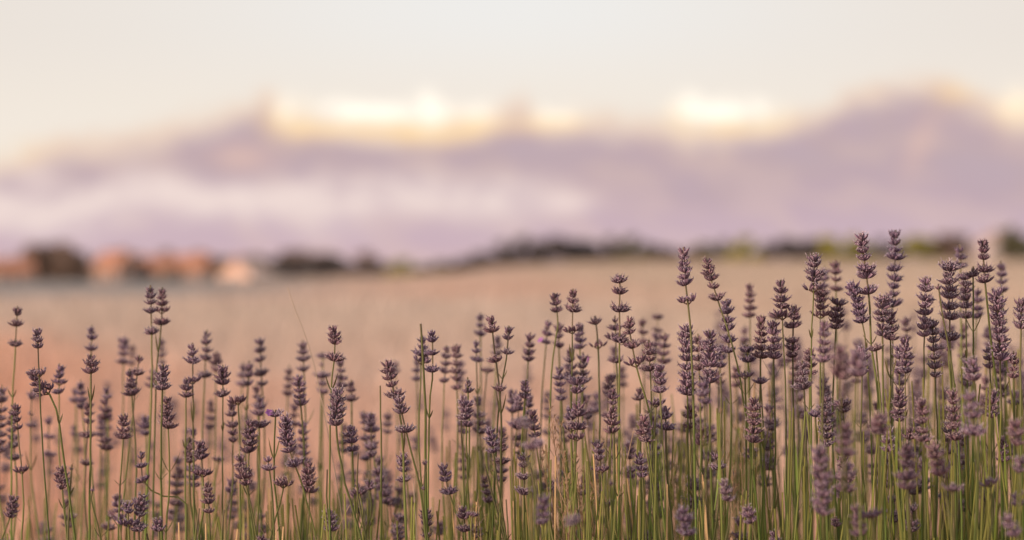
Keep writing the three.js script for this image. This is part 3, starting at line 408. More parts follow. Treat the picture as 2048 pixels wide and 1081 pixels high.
// each row: tip x, tip y, depth, foot x at the frame's lower edge, size | bends of the stalk | whorl heights (letter: p pair, w wide, s small, f with a petal) | label ~ how others call it
const ROWS = `
34 612 1.6 22 .8|30 690 24 800|622 648w 688|soft thin spike of three separate whorls, outermost at left edge of the field ~ the leftmost three-whorl spike
73 658 1.5 97 .85|77 730 82 860|666 680 692 748p|sharp short club-like spike on a dark stalk with a side whorl below ~ the sharp club-like spike
60 742 1.5 150 .9|76 775 103 795 128 930|747 756 765 774 782p|sharp spike bent over to the left like a hook above its curving stalk ~ the hook-bent spike
118 727 1.6 135 .8||738 752 765p 783|
62 778 1.65 78 .8||790 826s 850|
183 650 1.64 192 .8||660 675 697w|soft spike with one loose whorl, directly above the sharp one on the same line ~ the soft spike at upper left
181 708 1.53 178 .9||716 728 742|
160 760 1.7 160 .9||770 785 800 812|
150 772 1.78 148 .9||782 800|
213 772 1.66 212 .75||780 794|
247 674 1.76 255 .95||682 695 706 722w|blurred thick spike left of the twin spikes, higher of two overlapping ones ~ the blurred spike left of the twins
264 686 1.9 262 .9||695 710 725|
278 710 1.58 240 .85|268 800|718 746w|
258 738 1.58 268 .9||748 760 772 786w|
300 571 1.58 290 .85|303 700 302 800|580 592 604 622w 664w|left one of two equally tall twin spikes standing close together ~ the tall twin spikes
324 575 1.59 305 .85|321 660 314 720|583 595 607 621p 645w|right one of two equally tall twin spikes standing close together
322 676 1.8 318 .85||684 697 710 723|
305 733 1.68 296 .85||745 757 770|
325 730 1.5 324 .9||738 749 760 775w|sharp tapering spike above a denser sharp one, under the twin spikes ~ the tapering sharp spike
333 795 1.51 330 .95||801 813 826 837 852w|
384 686 1.55 388 .85|385 750|694 706 722w 762p|soft-edged short spike with a forked pair of whorls lower down its stalk ~ the spike with the forked pair
413 660 1.66 405 .85||670 684 700 716 750w|taller soft spike of stacked whorls, highest between twins and knobbed spike ~ the taller soft stacked spike
372 757 1.56 371 .85||765 776 790w|
432 702 1.72 425 1||710 724 738|
445 730 1.55 445 .95||740 752 764 788w|
485 725 1.77 487 .9||735 750 768w|
498 722 1.66 502 .9||735 750 766|
518 675 1.68 522 .9||684 700 718 746w 766|blurred upright spike with a gap in it, left of the pale long grass blade ~ the blurred gapped spike
475 795 1.54 480 .85|479 900|803p|
3 770 1.62 10 .9||782 800 820 835 850 868 884 900|
29 806 1.54 42 .8||815 827 840 855 942p|
20 820 1.62 26 .9||830 845 860 875 890 915w|
150 845 1.78 150 .8||855 868|
178 800 1.62 175 .9||812 826 842 870w 925w|
215 812 1.78 215 .9||822 838 855|
203 830 1.75 200 .9||840 855 868|
248 828 1.52 236 .9|244 900|836 848 860 873w|sharp spike with a split lowest whorl standing in the lower left thicket ~ the split-whorl spike
290 830 1.66 285 .9||840 852 866|
122 934 1.53 133 .9|124 985|941 951 962 973|sharp short spike low at the left beside the crossing curved stalk ~ the low sharp spike at left
143 930 1.52 135 .5|141 960|938s|
27 995 1.56 2 .9|18 1040|1001 1011 1021 1031|
186 972 1.5 201 .6|181 992|980s|tiny curled bud alone on a thin brown stalk, low on the left ~ the tiny curled bud
233 988 1.57 242 .9||996 1008 1020 1035|
254 1005 1.5 258 .9||1011 1022 1048p|
280 988 1.49 277 .95|278 1040|995 1006 1018 1028 1057w|sharp low spike with one wide whorl hanging lower on its stalk ~ the low spike above a wide whorl
316 1038 1.5 318 .85||1045 1058|
281 903 1.52 372 .7|282 930 285 962 310 988 345 996 368 996|908s 914s 932w 961p|thin spike whose stalk bows sideways in a long curve before dropping ~ the sideways curving stalk
358 930 1.68 350 .8||940 955p 985 1005|
379 875 1.58 390 .9||884 896 908 920|
399 882 1.52 397 .9||890 901 914 948p|sharp spike with a dark spreading pair of whorls under it, beside a soft one ~ the spike over a dark pair
415 964 1.5 420 .8||971 980 991 1004 1022|
464 800 1.58 455 .85||812 828 850 865 880|
501 840 1.5 508 .95||848 860 872 886 901|sharp dense blocky spike right of centre in the left lower thicket ~ the blocky sharp spike
476 910 1.5 514 .95|492 975|918 929 940 952 966|sharp spike leaning left below the blocky one ~ the left-leaning low spike
437 912 1.64 440 .7||920p|
605 680 1.66 608 .85||690 704 718w 738|
578 730 1.78 578 .85||742 757 772 787|
645 705 1.73 645 .8||712w 728s|
645 745 1.7 641 .95||752w 766 782|
596 750 1.58 600 .95||757 768 780 792 806|
665 652 1.5 659 .95|670 698 663 760|660 671 683 717w|sharp spike with a wide collar whorl set apart below its head, on the left third ~ the collared sharp spike
680 712 1.68 682 .9||724 740 755 770|
676 780 1.5 722 1.05|672 860 688 960|786 797 808 820 832 846|dense sharp spike just under the collared one, its stalk slanting right ~ the dense spike below the collar
702 760 1.66 706 .8||768 780 798w|
700 850 1.5 713 .85|704 910|857 869 882 898w|neat sharp cone of four whorls on a straight dark stalk ~ the neat four-whorl cone
772 725 1.5 812 .95|788 785 800 830|731 742 754 768 790w|sharp spike tilting left above a second one that carries on its line ~ the tilted sharp spike
796 795 1.5 852 .9|806 840 814 875 836 960|802 812 823 860w|
788 720 1.78 788 .8||728 742|
841 648 1.5 853 1|846 720 850 810||bare cut stalk without any flower, standing upright near the centre left ~ the bare cut stalk
864 660 1.51 856 .85|865 740 859 815|668 680 706w 740w|sharp spike of loose whorls touching the bare cut stalk on its right ~ the spike beside the cut stalk
845 672 1.55 851 .85||680 694 708w 722p|
833 715 1.76 828 .8||724 740 757w|
893 690 1.64 890 .85||698 712 727 742 760|
912 688 1.64 905 .9||697 711 726 741 756 774|
921 718 1.8 918 .9||728 745 760|
935 755 1.55 925 .8||765 781|
930 800 1.53 938 .9||808w 821 834 848|
961 626 1.72 956 .8||634 650 668w|blurred short spike standing highest left of the picture's middle ~ the blurred high short spike
952 680 1.62 950 .8||688 702 719w|
983 632 1.52 1000 .85|987 690 1000 790|641 660w 720w 778w|sharp spike with whorls spaced far apart, its stalk crossing another ~ the far-spaced crossing spike
1018 652 1.53 984 .8|1012 720 1000 790|660 675 704w|sharp short spike whose stalk crosses down to the left ~ the left-crossing spike
996 670 1.72 998 .9||678 692 706|
974 735 1.65 976 .7||742p|
1025 780 1.66 1027 .95||788 803 820|
518 843 1.52 514 .9||851w|
551 820 1.51 560 .85||829wf|flat fan whorl with a tiny pink petal at its left rim ~ the fan with the pink petal
570 834 1.5 632 1.05|576 895 590 932 612 1000|841 852 863 875 887 899 928w|large dense sharp spike with a loose whorl below, left of the collared spike's foot ~ the large dense low spike
604 842 1.62 606 .95||850 864 878 892 906 922|
615 924 1.5 613 .95||931 943 955 967 980|sharp even spike of five whorls low in front of green stalks ~ the even five-whorl spike
567 955 1.5 540 .8|565 985|962 970p|
534 917 1.5 548 .8|541 960|920s 937w|
656 1018 1.5 662 .85||1026 1036 1046 1058|
713 965 1.5 716 .8||972s 986p|
737 960 1.55 728 .8||968 976|
735 935 1.76 735 .9||945 960 975|
733 880 1.82 733 .9||890 906|
805 910 1.5 814 .85||917 928 940 960w|
850 920 1.5 856 .6||927s 977s|
886 930 1.5 932 .85|896 980 920 1050|936 947 958 984w|sharp spike leaning left with a separate whorl, right of the bare cut stalk's foot ~ the low leaning spike
925 1014 1.5 930 .85||1021 1033 1060w|
945 1024 1.5 941 .6||1031p|
850 1018 1.5 854 .85||1025 1036 1048 1072|
980 857 1.5 1012 .8|987 910 1002 1010|864 876 889 902|
1003 880 1.51 1008 .75||887 898 925w|
965 948 1.6 976 .85||957 971 985 1000|
745 830 1.78 748 .9||840 856|
776 820 1.74 776 .9||832 848 862|
830 868 1.82 832 .9||878 894|
975 836 1.78 975 .9||845 860|
520 1072 1.5 522 .9||1078 1090|
590 805 1.75 590 .95||815 830 846|
1109 586 1.58 1094 .8|1116 650 1105 720|593 606 620w|soft short spike, left of two similar heads right of the middle ~ the left of the two short heads
1146 578 1.55 1150 .85||586 602 619w 661p|spike with a paired whorl below, right of two similar heads ~ the right of the two short heads
1096 640 1.66 1088 .85||650 667 683wf|
1117 645 1.65 1120 .9||655 672 690|
1158 645 1.62 1172 .85|1160 690|654 668 680 693w|
1190 632 1.57 1202 .85|1196 690|644w 691p|
1240 550 1.5 1237 .95|1239 640|560w 583w 618w 680w|sharp tall spike of four widely spaced whorls on a straight stalk ~ the four-tier sharp spike
1230 632 1.57 1230 .85||640s 656 676p 721w|
1256 632 1.5 1332 .9|1264 695 1282 765 1298 820|639 651 663 691w 727p|
1285 635 1.72 1286 .85||645 664 682|
1316 628 1.78 1317 .8||634w 660 676|blurred spike with one lone whorl floating above its head ~ the blurred lone-whorl spike
1298 680 1.54 1299 .9||690 705 718 737w|
1330 665 1.66 1326 1||674 690 706 722|
1312 660 1.72 1310 .95||670 688 704|
1061 665 1.62 1052 .85||675 690 705 718|
1052 760 1.52 1056 .85||767 779 792|sharp small spike above a soft one, right of the crossing stalks ~ the small spike right of the crossing
1118 732 1.6 1122 .9||740 754 768 782 796|
1140 695 1.6 1150 1||704 719 735 748|
1166 705 1.6 1173 1||716f 731 746 760w|soft thick spike with a pink petal at its upper right ~ the thick spike with a pink petal
1155 755 1.52 1157 1||765w 781|
1225 776 1.5 1223 .75||783 795 806|
1280 775 1.58 1282 .75||783 796|
1318 731 1.5 1332 .95||738 750 764 780w|
1313 800 1.52 1320 .9||808p|
1367 495 1.5 1392 .9|1372 570 1380 640|503 515 527 540 553 566 602p|tall straight sharp spike crossing the treeline, a split whorl well below ~ the tall straight spike
1412 515 1.52 1520 .9|1422 560 1436 600 1454 655 1475 730|522 533 544 556 572 596w|tall sharp spike leaning strongly left on a long slanting stalk ~ the tall left-leaning spike
1454 598 1.54 1452 .95||607 622 640 656 680 700|sharp dense spike in front of the long slanting stalk ~ the dense spike at the slanting stalk
1500 565 1.66 1510 .85||575 589 601 616w 630w|blurred spike standing alone above the others, right of the leaning one ~ the blurred lone spike
1372 650 1.51 1380 1.05||658 670 686 700 716 734 752 768 784w|
1420 662 1.5 1427 1.08||670 683 697 712 728 745 760|very dense thick sharp spike in the middle of the right-hand cluster ~ the thick cluster spike
1396 668 1.57 1396 1||678 698 716 735|
1440 690 1.57 1446 .95||700 715 730|
1523 632 1.52 1532 .95||641 654 667 681 696 711w|
1546 640 1.53 1548 1||650 664 680 696 712|
1495 690 1.54 1500 .95||699w 719|
1490 650 1.76 1494 .9||660 678|
1521 752 1.52 1522 .85||763w|
1490 742 1.52 1490 .8||752p|
1408 760 1.38 1405 .9||770 787 804|
1509 795 1.5 1503 .95||803 816 830 845 862 880w|sharp long spike with a feathery lowest whorl, below the right-hand cluster ~ the long feathery spike
1062 820 1.53 1078 .9||828 842 856 870|
1045 842 1.33 1060 .9||848|soft fan whorl out of focus in front, left of the dry grass ~ the soft foreground fan
1066 882 1.3 1068 .9||893w|
1048 910 1.5 1049 .85||917 930 955w 986w|sharp thin spike of separated whorls left of the dry grass ~ the thin spike by the dry grass
1087 993 1.36 1086 .85||1002 1016 1030 1046|blurred foreground spike low beside the dry grass, four whorls high ~ the foreground spike by the dry grass
1104 962 1.5 1104 .6||968s 978s|
1141 815 1.5 1142 .9||823 835 857p|
1158 808 1.51 1161 .9||815 828 854w 876p|
1195 884 1.5 1215 .85|1203 950|891 903 916 941p|sharp spike with a spread pair below, above the withered star flower ~ the spike above the withered star
1226 812 1.5 1228 .95||820 832 845 861|
1283 832 1.5 1312 .9|1293 890|839 850 863 879w|sharp spike leaning left against an open gap of pale field ~ the spike at the pale gap
1277 906 1.5 1292 .85|1285 960|914 925 938 950|
1331 812 1.5 1346 .9||820 833 855w|
1380 810 1.51 1386 .9||818 832 852|
1405 850 1.58 1408 1||858 872 886|
1432 902 1.5 1428 .75||911 935w|
1450 962 1.4 1452 .8||970 984 998|
1365 1015 1.38 1375 .95||1024 1038 1053 1068|blurred foreground spike at the lower edge, tilted left, under the long feathery one ~ the tilted foreground spike
1492 1012 1.42 1512 .8||1018 1030 1042|
1222 962 1.35 1222 .6||968s|
1216 1003 1.5 1217 .6||1010p|withered dark star-like flower low right of the dry grass ~ the withered star
1145 1036 1.32 1148 .8||1044w|
1561 560 1.5 1572 .95|1565 640 1571 760|568 581 599w 612w 632p|sharp spike of loose tiers, first one right of the blurred lone spike ~ the loose-tiered spike
1588 612 1.52 1592 .9|1586 690|620 634 651w 682 696 710|
1630 510 1.5 1622 .95|1627 590 1623 700|518 529 547w 558 577p|sharp spike with a lopsided pair under its head, standing above pale field ~ the lopsided sharp spike
1641 565 1.53 1642 .9||574 588w 600 614 630p|
1650 532 1.68 1658 .9||542 557 572 588|blurred spike, left of two blurred ones rising behind the lopsided spike ~ the blurred pair behind
1671 520 1.64 1677 .9||530 544 558 577w|blurred spike, right and taller of two rising behind the lopsided spike
1676 597 1.53 1675 .9||605w 618 631w 642 653|
1722 467 1.5 1772 1|1733 550 1740 610 1743 690 1756 780|475 486 500 515 537w 551w 583w|tallest sharp spike of all, with seven whorls before the yellow-green trees ~ the tallest sharp spike
1703 567 1.5 1748 1.05|1716 610 1730 665|574 586 598 611 625 640w|thick sharp spike leaning left just under the tallest one ~ the thick leaning spike
1793 460 1.58 1790 1|1790 540 1786 620|470 484 499 514w 537w 556 572 588 608w|highest spike in the picture, soft-edged, its lower half like a second head ~ the highest soft spike
1764 592 1.5 1766 .95||600w 612 625w 638 654 667|
1780 620 1.52 1779 .9||630 644 660w 675w|
1853 555 1.5 1844 .95|1850 650|563 578w 597w 611 625 640 654 668|sharp long even spike alone between two clusters on the right ~ the long even spike
1877 568 1.5 1925 .6|1884 620 1897 690 1908 760|576s|
1900 528 1.51 1914 1.08|1900 640|535w 548 563w 577 591w 613w 633w 675w|broad sharp spike of many whorls at the left of the right-hand clump ~ the broad right-hand spike
1931 545 1.53 1938 1.05||553w 567 581 595 610w 631w|
1921 490 1.64 1934 .95||499 514 530|blurred spike peering above the right-hand clump before the brown trees ~ the blurred spike above the clump
1947 533 1.52 1944 .8||541s 549w|single fan whorl with a dark tip, on a pale green stalk ~ the dark-tipped fan
1966 482 1.5 2006 .9|1970 560 1984 690 1996 790|489 501 514 539w 560w|tall sharp dark spike with two separate whorls, near the right edge ~ the tall dark right spike
2002 523 1.66 2004 .95||533 548 563 580w|blurred even spike, rightmost one crossing the pale house ~ the blurred right-edge spike
1992 582 1.5 2006 1.15|1998 650|590 602 615 630 645 660 677w 696 714w|very broad sharp spike hiding others at the right edge ~ the broad right-edge spike
1957 575 1.66 1956 .95||585 600 616 632|
2043 598 1.5 2047 .95||606 620 636 652|
1551 625 1.62 1552 .8||633w|
1578 695 1.72 1580 .9||705 720|
1620 697 1.5 1624 .9||705 717 730 744|
1605 722 1.5 1612 .95||731 745 760 774w|
1650 642 1.42 1656 .95||652 668 685 702 720w|
1682 688 1.3 1690 1||700 717 735 752|blurred thick head in front, left half of the mauve mass under the tallest spike ~ the mauve foreground mass
1715 700 1.3 1722 1||712 730 748|blurred thick head in front, right half of the mauve mass under the tallest spike
1726 693 1.5 1737 .95||702 716 732 746|
1812 632 1.68 1813 .95||642 658 676|
1800 690 1.52 1808 .95||699 713 728 742|
1812 675 1.5 1818 .9||684 698 712 727 741|
1865 640 1.5 1871 .95||649 664 680 697 714 732 750|
1927 645 1.66 1930 1||655 672 690 710|
1945 715 1.43 1950 1||725 740 756|
1978 694 1.52 1986 .85||702 716 732|
2028 703 1.5 2036 .85||711 724 738 752|
1752 688 1.5 1758 .8||697w|
1896 692 1.5 1912 .5||700s|
1652 792 1.5 1661 .9|1653 860|800 814 828 842 857 872 888|
1684 797 1.51 1692 .95||808w 820|
1631 822 1.5 1615 .8||829w|sharp single fan whorl hanging left of the dense spike ~ the single fan at right
1690 846 1.34 1690 .9||855 872 888 908w|
1640 898 1.33 1648 1||907 922 938 955 972 990 1008 1028|long blurred foreground spike reaching down the lower right ~ the long foreground spike
1686 912 1.5 1690 1||921 935 949 962|
1694 928 1.35 1697 .95||938 955w 980w|
1712 1010 1.36 1722 .95||1020 1036 1052 1070|
1758 825 1.36 1768 .95||834 848 862w|
1775 858 1.45 1780 .95||868 882 898|
1812 886 1.35 1822 .95||896 912 930 956w 976w|blurred blocky foreground spike in the lower right middle ~ the blocky foreground spike
1844 800 1.42 1852 .9||809 825 842 862 880w|soft foreground spike with a wide skirt whorl, below the long even spike ~ the skirted foreground spike
1821 853 1.5 1818 .85||861 874|
1862 887 1.36 1905 .95|1882 945|897 912 928 946|
1905 778 1.44 1911 .95||788 803 820 836 853 876w|
1940 786 1.36 1952 .95||796 814 832 866w|blurred foreground spike with a flat wide whorl, lower right ~ the flat-whorl foreground spike
1800 775 1.5 1806 .9||783 796 810 824 838|
1985 780 1.5 1990 .95||788 802 816 830|
2030 840 1.36 2036 .95||850 868 886|
2006 872 1.5 2013 .8||880 893 906 920|
2014 1026 1.34 2040 .9|2024 1065|1036 1052 1068|
2042 915 1.36 2046 .9||924 940|
2036 985 1.38 2040 .85||994 1008|
1905 970 1.36 1908 .8||980p|
1978 960 1.37 1980 .8||968p|
1672 1034 1.5 1674 .7||1042 1050|
1742 1022 1.36 1748 .85||1032p|
1800 740 1.6 1802 .95||750 765|
1548 1064 1.5 1551 .7||1071 1080|
`;
const parseRow = (line) => {
  const [head, mids, wh, lab = ''] = line.split('|'), [x, y, z, foot, size] = head.trim().split(' ').map(Number), m = mids.trim() ? mids.trim().split(' ').map(Number) : [], kinds = { p: 'pair', w: 'wide', s: 'small' };
  const whorls = wh.trim() ? wh.trim().split(' ').map((w) => { const o = { y: parseFloat(w) }; for (const k of w.replace(/[\d.]/g, '')) if (kinds[k]) o.kind = kinds[k]; else if (k === 'f') o.petal = x < 900 ? -1 : x < 1100 ? -1 : 1; return o; }) : [], [label, short] = lab.split('~').map((s) => s.trim());
  return { x, y, z, foot, size, mids: m.reduce((a, v, i) => (i % 2 ? a : [...a, [v, m[i + 1]]]), []), whorls, label, short };
};
const rows = ROWS.trim().split('\n').map(parseRow);
{ // further spikes, out of focus deeper in the planting, thicker to the right
  const R = rng(4242), topAt = curve1([[0, 800], [200, 790], [420, 760], [620, 770], [820, 790], [1000, 740], [1150, 690], [1350, 680], [1550, 660], [1750, 640], [1950, 610], [2048, 640]]);
  for (let k = 0; k < 74; k++) {
    const u = R(), x = 2048 * (k < 26 ? u : u ** 0.6), z = 1.6 + R() * R() * 0.4, y = topAt(x) + R() * 260, n = 2 + Math.floor(R() * 4), whorls = []; let w = y + 8;
    for (let i = 0; i < n; i++) { whorls.push({ y: w }); w += R() < 0.25 ? 26 + R() * 22 : 13 + R() * 4; }
    rows.push({ x, y, z, foot: x + (R() - 0.4) * 36, size: 0.82 + R() * 0.2, mids: [], whorls });
  }
}
{ // labels for those without one of their own: look first, then the nearest spike that has a name
  const marks = rows.filter((r) => r.short), used = new Set(rows.map((r) => r.label)), NUM = ['no', 'one', 'two', 'three', 'four', 'five', 'six', 'seven', 'eight', 'nine'];
  for (const r of rows) {
    if (r.label) continue;
    const near = marks.map((m) => ({ m, dx: r.x - m.x, dy: r.y - m.y })).sort((a, b) => Math.hypot(a.dx, a.dy * 0.8) - Math.hypot(b.dx, b.dy * 0.8));
    const blur = r.z < 1.44 ? 'blurred foreground' : r.z > 1.64 ? 'blurred background' : r.z > 1.56 ? 'soft-edged' : 'sharp', n = r.whorls.length, lean = r.foot - r.x > 22 ? 'left-leaning' : r.x - r.foot > 14 ? 'right-leaning' : '';
    const look = n === 1 ? `${blur} single ${r.whorls[0].kind === 'pair' ? 'split whorl' : r.whorls[0].kind === 'small' ? 'small bud' : 'whorl'}` : `${blur}${lean ? ' ' + lean : ''} spike with ${NUM[n] ?? 'many'} whorls`;
    for (const { m, dx, dy } of near) {
      const far = Math.hypot(dx, dy), side = Math.abs(dx) < 18 ? '' : dx < 0 ? 'left' : 'right', h = Math.abs(dy) < 35 ? '' : dy > 0 ? 'below' : 'above';
      const where = side && h ? `${h} and ${side} of` : side ? (far < 70 ? `just ${side} of` : `further ${side} of`) : h === 'below' ? (dy < 90 ? 'right under' : 'straight below') : h === 'above' ? 'straight above' : 'overlapping';
      const label = `${look} ${where} ${m.short}`;
      if (!used.has(label) && label.split(' ').length <= 16) { r.label = label; used.add(label); break; }
    }
  }
}
const deeper = (z) => 1.5 / (1 - 1.38 * (z - 1.5) / z);       // spread the planting in depth about the sharp row
for (const r of rows) {
  const bare = !r.whorls.length;
  lavender([r.x, r.y], r.mids, r.foot, deeper(r.z) + (hash(Math.round(r.x), Math.round(r.y), 3) - 0.5) * 0.05, r.whorls, r.size, r.label, 'lavender flower stalks', bare ? { name: 'cut_stalk', thick: 1.35 } : {});
}

{ // the next rows back, one soft mass
  const R = rng(515), spikes = [0, 1, 2, 3].map((q) => {
    const h = 0.46 + q * 0.03, b = new Build(), gs = [], bend = (R() - 0.5) * 0.05, pt = (f) => V(bend * f * f, h * f, 0);
    b.tube([0, 0.3, 0.6, 0.8, 1].map(pt), (f) => lerp(0.0012, 0.0006, f), (f) => mix3(C.stemLow, C.stemTop, f * f), 4, true); gs.push(b.geo());
    let y = h; for (let k = 0; k < 3 + q % 3; k++) { const g = WH[k ? (R() < 0.3 ? 'wide' : 'tight') : 'tuft'][k].clone(), p = pt(y / h); g.rotateY(R() * 6).translate(p.x, p.y - 0.003, 0); gs.push(g); y -= R() < 0.25 ? 0.013 : 0.0055; }
    return mergeGeometries(gs);
  }), geo = mergeGeometries(spikes.map((g, i) => g.translate((i - 1.5) * 0.045 + (R() - 0.5) * 0.02, 0, (R() - 0.5) * 0.1))), spots = [];
  for (let k = 0; k < 46; k++) { const z = 2.0 + R() * 1.0; spots.push([(R() ** 0.75 * 2 - 1) * (0.27 * z + 0.05), -z]); }
  for (let k = 0; k < 30; k++) { const z = 1.62 + R() * 0.4; spots.push([lerp(-0.12, 0.27 * z, R() ** 0.6), -z]); }
  for (let k = 0; k < 20; k++) { const z = 1.66 + R() * 0.35; spots.push([lerp(-0.27 * z, 0.02, R()), -z, 0.6 + R() * 0.13]); }
  const im = shade(new THREE.InstancedMesh(geo, M.calyx, spots.length)), m = new THREE.Matrix4(), q = new THREE.Quaternion(), e = new THREE.Euler();
  spots.forEach(([x, z, low], k) => { const s = low ?? 0.68 + R() * 0.14 + 0.16 * smooth(-0.1, 0.8, x / -z / 0.25); e.set(0, R() * 6.28, (R() - 0.5) * 0.08); m.compose(V(x, terrain(x, z), z), q.setFromEuler(e), V(1, s, 1)); im.setMatrixAt(k, m); });
  im.name = 'distant_lavender'; tag(im, 'soft mass of blurred lavender in the rows behind the front stalks', 'lavender', null, 'stuff'); scene.add(im);
}

// ---------------------------------------------------------------- bare stalks, dry grass, leaves
for (const [x, y, z, foot, label] of [[922, 842, 1.5, 930, 'bare green stalk tip right of the spike beside the cut stalk'], [760, 772, 1.52, 762, 'bare thin green stalk tip between collared and tilted spikes'], [654, 940, 1.5, 660, 'dark bare stalk tip in front of the green stalks low on the left'], [716, 908, 1.5, 732, 'bare brown-green stalk right of the neat four-whorl cone'], [447, 1020, 1.5, 443, 'dry twig with tiny buds at the lower edge left of the blocky spike'], [398, 1018, 1.5, 390, 'bare dark stalk tip at lower edge under the dark pair'], [1012, 1000, 1.5, 1016, 'short bare dark stalk tip left of the thin spike by the dry grass'], [1059, 925, 1.5, 1070, 'dark bare slanting stalk tip right of the thin spike by the grass'], [293, 1068, 1.5, 296, 'short dark stalk tip at the lower edge under the wide whorl'], [970, 935, 1.5, 1010, 'bare brown stalk slanting right, left of the small crossing spikes']])
  lavender([x, y], [], foot, z, [], 0.9, label, 'bare stalks', { name: 'cut_stalk', thick: 1.0 });

function dryGrass(tip, mids, foot, z, branches, spread, label, pale = 0) {
  const R = rng(Math.round(tip[0] * 7 + tip[1])), t = thing('grass_stalk', label, 'grass', 'dry grass stalks'), cv = stemCurve(tip, mids, foot, z, R), pts = cv.getSpacedPoints(36), root = pts[36].clone(); t.position.copy(root);
  const local = pts.map((p) => p.clone().sub(root)), b = new Build(), top = local[0].y, c0 = mix3([0.5, 0.33, 0.2], [0.62, 0.5, 0.4], pale), c1 = mix3([0.36, 0.2, 0.12], [0.5, 0.38, 0.3], pale);
  b.tube(local.slice().reverse(), (f) => lerp(0.0008, 0.0003, f), (f) => mix3(c1, c0, f), 4, true);
  part('culm', b.geo(), M.dry, t);
  if (branches) {
    const s = new Build();
    for (let k = 0; k < branches; k++) {
      const f = R() ** 0.9 * 0.34, i = Math.min(34, Math.floor(f * 36)), o = local[i].clone().lerp(local[i + 1], f * 36 - i), a = R() * 6.28, L = spread * (0.35 + R() * 0.75) * lerp(0.5, 1, f / 0.34), d = V(Math.cos(a), 0.9 + R() * 0.9, Math.sin(a)).normalize(), e = [0, 0.35, 0.7, 1].map((q) => o.clone().addScaledVector(d, L * q).add(V((R() - 0.5) * 0.001, -L * 0.12 * q * q, (R() - 0.5) * 0.001)));
      s.tube(e, (q) => lerp(0.00028, 0.00018, q), () => c0, 3, false);
      for (let n = 0; n < 5; n++) {
        const q = 0.35 + 0.65 * R(), p = o.clone().addScaledVector(d, L * q), w = d.clone().add(V(R() - 0.5, R() - 0.3, R() - 0.5).multiplyScalar(1.3)).normalize();
        s.leaf(p, w, V(-w.z, 0, w.x).normalize(), V(0, 1, 0), 0.0022 + R() * 0.0022, 0.0007, 0.1, () => mix3(c0, c1, R()), 2);
      }
    }
    part('panicle', s.geo(), M.dry, t);
  }
}
dryGrass([575, 575], [[590, 620], [606, 660], [624, 715]], 690, 1.6, 0, 0, 'single pale long grass blade slanting across the open field', 0.6);
const GR = 'dry fluffy straw-coloured grass stalk';
for (const [x, y, foot, z, n, sp, label] of [[1098, 800, 1130, 1.52, 60, 0.016, `${GR}, highest of the tuft left of the withered star`], [1118, 850, 1146, 1.5, 70, 0.015, `${GR}, second highest in the tuft by the withered star`], [1150, 905, 1168, 1.5, 60, 0.014, `${GR} right in the middle of the tuft`], [1168, 935, 1190, 1.53, 60, 0.015, `${GR} leaning left under the spike above the withered star`], [1132, 955, 1150, 1.48, 60, 0.014, `${GR} low in front of the tuft, beside foreground spike`], [1190, 980, 1205, 1.5, 50, 0.014, `${GR} closest to the withered star`], [1080, 900, 1112, 1.55, 50, 0.014, `${GR} right of the thin spike, at the tuft's left side`], [1205, 860, 1196, 1.62, 40, 0.015, `${GR}, soft, behind the spike above the withered star`],
  [1436, 830, 1452, 1.56, 50, 0.016, `${GR}, left of three beneath the thick cluster spike`], [1462, 862, 1470, 1.58, 50, 0.015, `${GR}, middle of three beneath the thick cluster spike`], [1482, 905, 1490, 1.55, 40, 0.014, `${GR}, right of three, beside the long feathery spike`], [985, 905, 1002, 1.6, 40, 0.013, `${GR}, behind the small left-slanting sharp spikes`], [908, 985, 925, 1.55, 40, 0.014, `${GR}, low right of the bare cut stalk`], [1345, 930, 1352, 1.6, 40, 0.014, `${GR} between pale gap and the tilted foreground spike`], [955, 1000, 962, 1.5, 36, 0.014, `${GR} at lower edge, left of the thin spike by the tuft`]])
  dryGrass([x, y], [], foot, z, n, sp, label);
for (const [x, y, foot, z, label] of [[1176, 880, 1198, 1.56, 'thin reddish bare grass blade inside the dry tuft'], [1236, 830, 1262, 1.6, 'thin brown bare grass stalk before the pale gap'], [826, 960, 834, 1.52, 'whitish dry bent blade left of the low leaning spike'], [1105, 950, 1155, 1.48, 'orange-brown slanting grass blade crossing the dry tuft'], [1268, 860, 1222, 1.5, 'thin brown blade slanting right up to the pale gap spike'], [700, 1010, 668, 1.55, 'thin brown blade slanting right at the lower left edge']])
  dryGrass([x, y], [], foot, z, 0, 0, label, x === 826 ? 1 : 0.1);

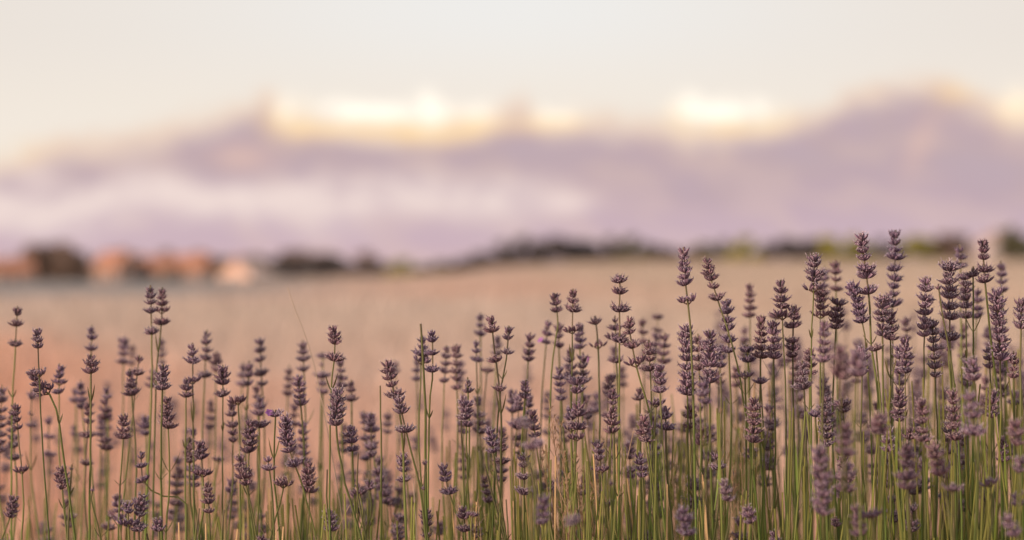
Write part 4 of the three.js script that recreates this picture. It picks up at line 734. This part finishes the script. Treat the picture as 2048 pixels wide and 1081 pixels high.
{ // narrow lavender leaves and flowerless shoots filling the planting
  const shapes = [0, 1, 2, 3].map((q) => { const R = rng(900 + q), b = new Build(); for (let k = 0; k < 5; k++) { const a = R() * 6.28, l = 0.10 + R() * 0.2, d = V(Math.cos(a) * 0.16, 1, Math.sin(a) * 0.16).normalize(); b.leaf(V((R() - 0.5) * 0.02, 0, (R() - 0.5) * 0.02), d, V(-Math.sin(a), 0, Math.cos(a)), V(-Math.cos(a), 0.1, -Math.sin(a)), l, 0.0026, -0.1 - R() * 0.25, (f) => mix3([0.07, 0.09, 0.03], [0.13, 0.16, 0.045], f), 5); } return b.geo(); });
  const geo = mergeGeometries(shapes.map((g, i) => g.clone().translate(i % 2 * 0.03 - 0.015, 0, i > 1 ? 0.02 : -0.02))), R = rng(61), spots = [];
  for (let k = 0; k < 1300; k++) { const z = -(1.28 + R() * 0.9), x = (R() * 2 - 1) * 1.0; if (fbm(x * 4 + 3, z * 3 + 8, 91, 3) > 0.36 - 0.06 * x) spots.push([x, z]); }
  const im = shade(new THREE.InstancedMesh(geo, M.leaf, spots.length)), m = new THREE.Matrix4(), q = new THREE.Quaternion(), e = new THREE.Euler(), c = new THREE.Color();
  spots.forEach(([x, z], k) => { const high = 0.02 + R() * R() * (0.13 + 0.1 * smooth(-0.2, 0.6, x)), s = 0.7 + R() * 0.4; e.set((R() - 0.5) * 0.25, R() * 6.28, (R() - 0.5) * 0.25); m.compose(V(x, terrain(x, z) + high, z), q.setFromEuler(e), V(s, s, s)); im.setMatrixAt(k, m); const v = 0.75 + R() * 0.6; im.setColorAt(k, c.setRGB(v * (1 + R() * 0.3), v, v)); });
  im.name = 'lavender_leaves'; tag(im, 'narrow green lavender leaves and shoots filling the planting between the stalks', 'leaves', null, 'stuff'); scene.add(im);
}

{ // flowerless green shoots between the flower stalks, most of them to the right
  const R = rng(83), geos = [0, 1, 2, 3, 4].map((q) => { const b = new Build(), bend = (R() - 0.5) * 0.05, pts = [0, 0.25, 0.5, 0.75, 1].map((f) => V(bend * f * f, f * 0.42, 0.02 * f * (R() - 0.5))); b.tube(pts, (f) => lerp(0.0013, 0.0006, f), (f) => mix3(C.stemLow, C.stemMid, f * 0.9), 5, true); for (let k = 0; k < 2; k++) { const y = 0.15 + R() * 0.22, a = R() * 6.28; b.leaf(V(bend * (y / 0.42) ** 2, y, 0), V(Math.cos(a) * 0.35, 1, Math.sin(a) * 0.35).normalize(), V(-Math.sin(a), 0, Math.cos(a)), V(-Math.cos(a), 0.2, -Math.sin(a)), 0.02 + R() * 0.02, 0.0016, -0.2, () => C.stemLow, 3); } return b.geo(); });
  const geo = mergeGeometries(geos.map((g, i) => g.rotateY(i * 1.3).translate(Math.cos(i * 1.256) * 0.035, 0, Math.sin(i * 1.256) * 0.04))), spots = [];
  for (let k = 0; k < 180; k++) { const u = R(), x = lerp(-0.55, 0.56, u ** 0.55); spots.push([x, -(1.4 + R() * 0.45)]); }
  const im = shade(new THREE.InstancedMesh(geo, M.stem, spots.length)), m = new THREE.Matrix4(), q = new THREE.Quaternion(), e = new THREE.Euler(), c = new THREE.Color();
  spots.forEach(([x, z], k) => { const s = 0.85 + R() * (0.1 + 0.3 * smooth(-0.3, 0.5, x)); e.set((R() - 0.5) * 0.1, R() * 6.28, (R() - 0.5) * 0.14); m.compose(V(x, terrain(x, z), z), q.setFromEuler(e), V(1, s, 1)); im.setMatrixAt(k, m); const v = 0.85 + R() * 0.6, dry = R() < 0.16; im.setColorAt(k, dry ? c.setRGB(2.6 * v, 1.55 * v, 3.2 * v) : c.setRGB(v * (1 + R() * 0.2), v, v * 0.9)); });
  im.name = 'green_shoots'; tag(im, 'thin green flowerless shoots standing between the lavender stalks', 'shoots', null, 'stuff'); scene.add(im);
}

renderer.render(scene, camera);
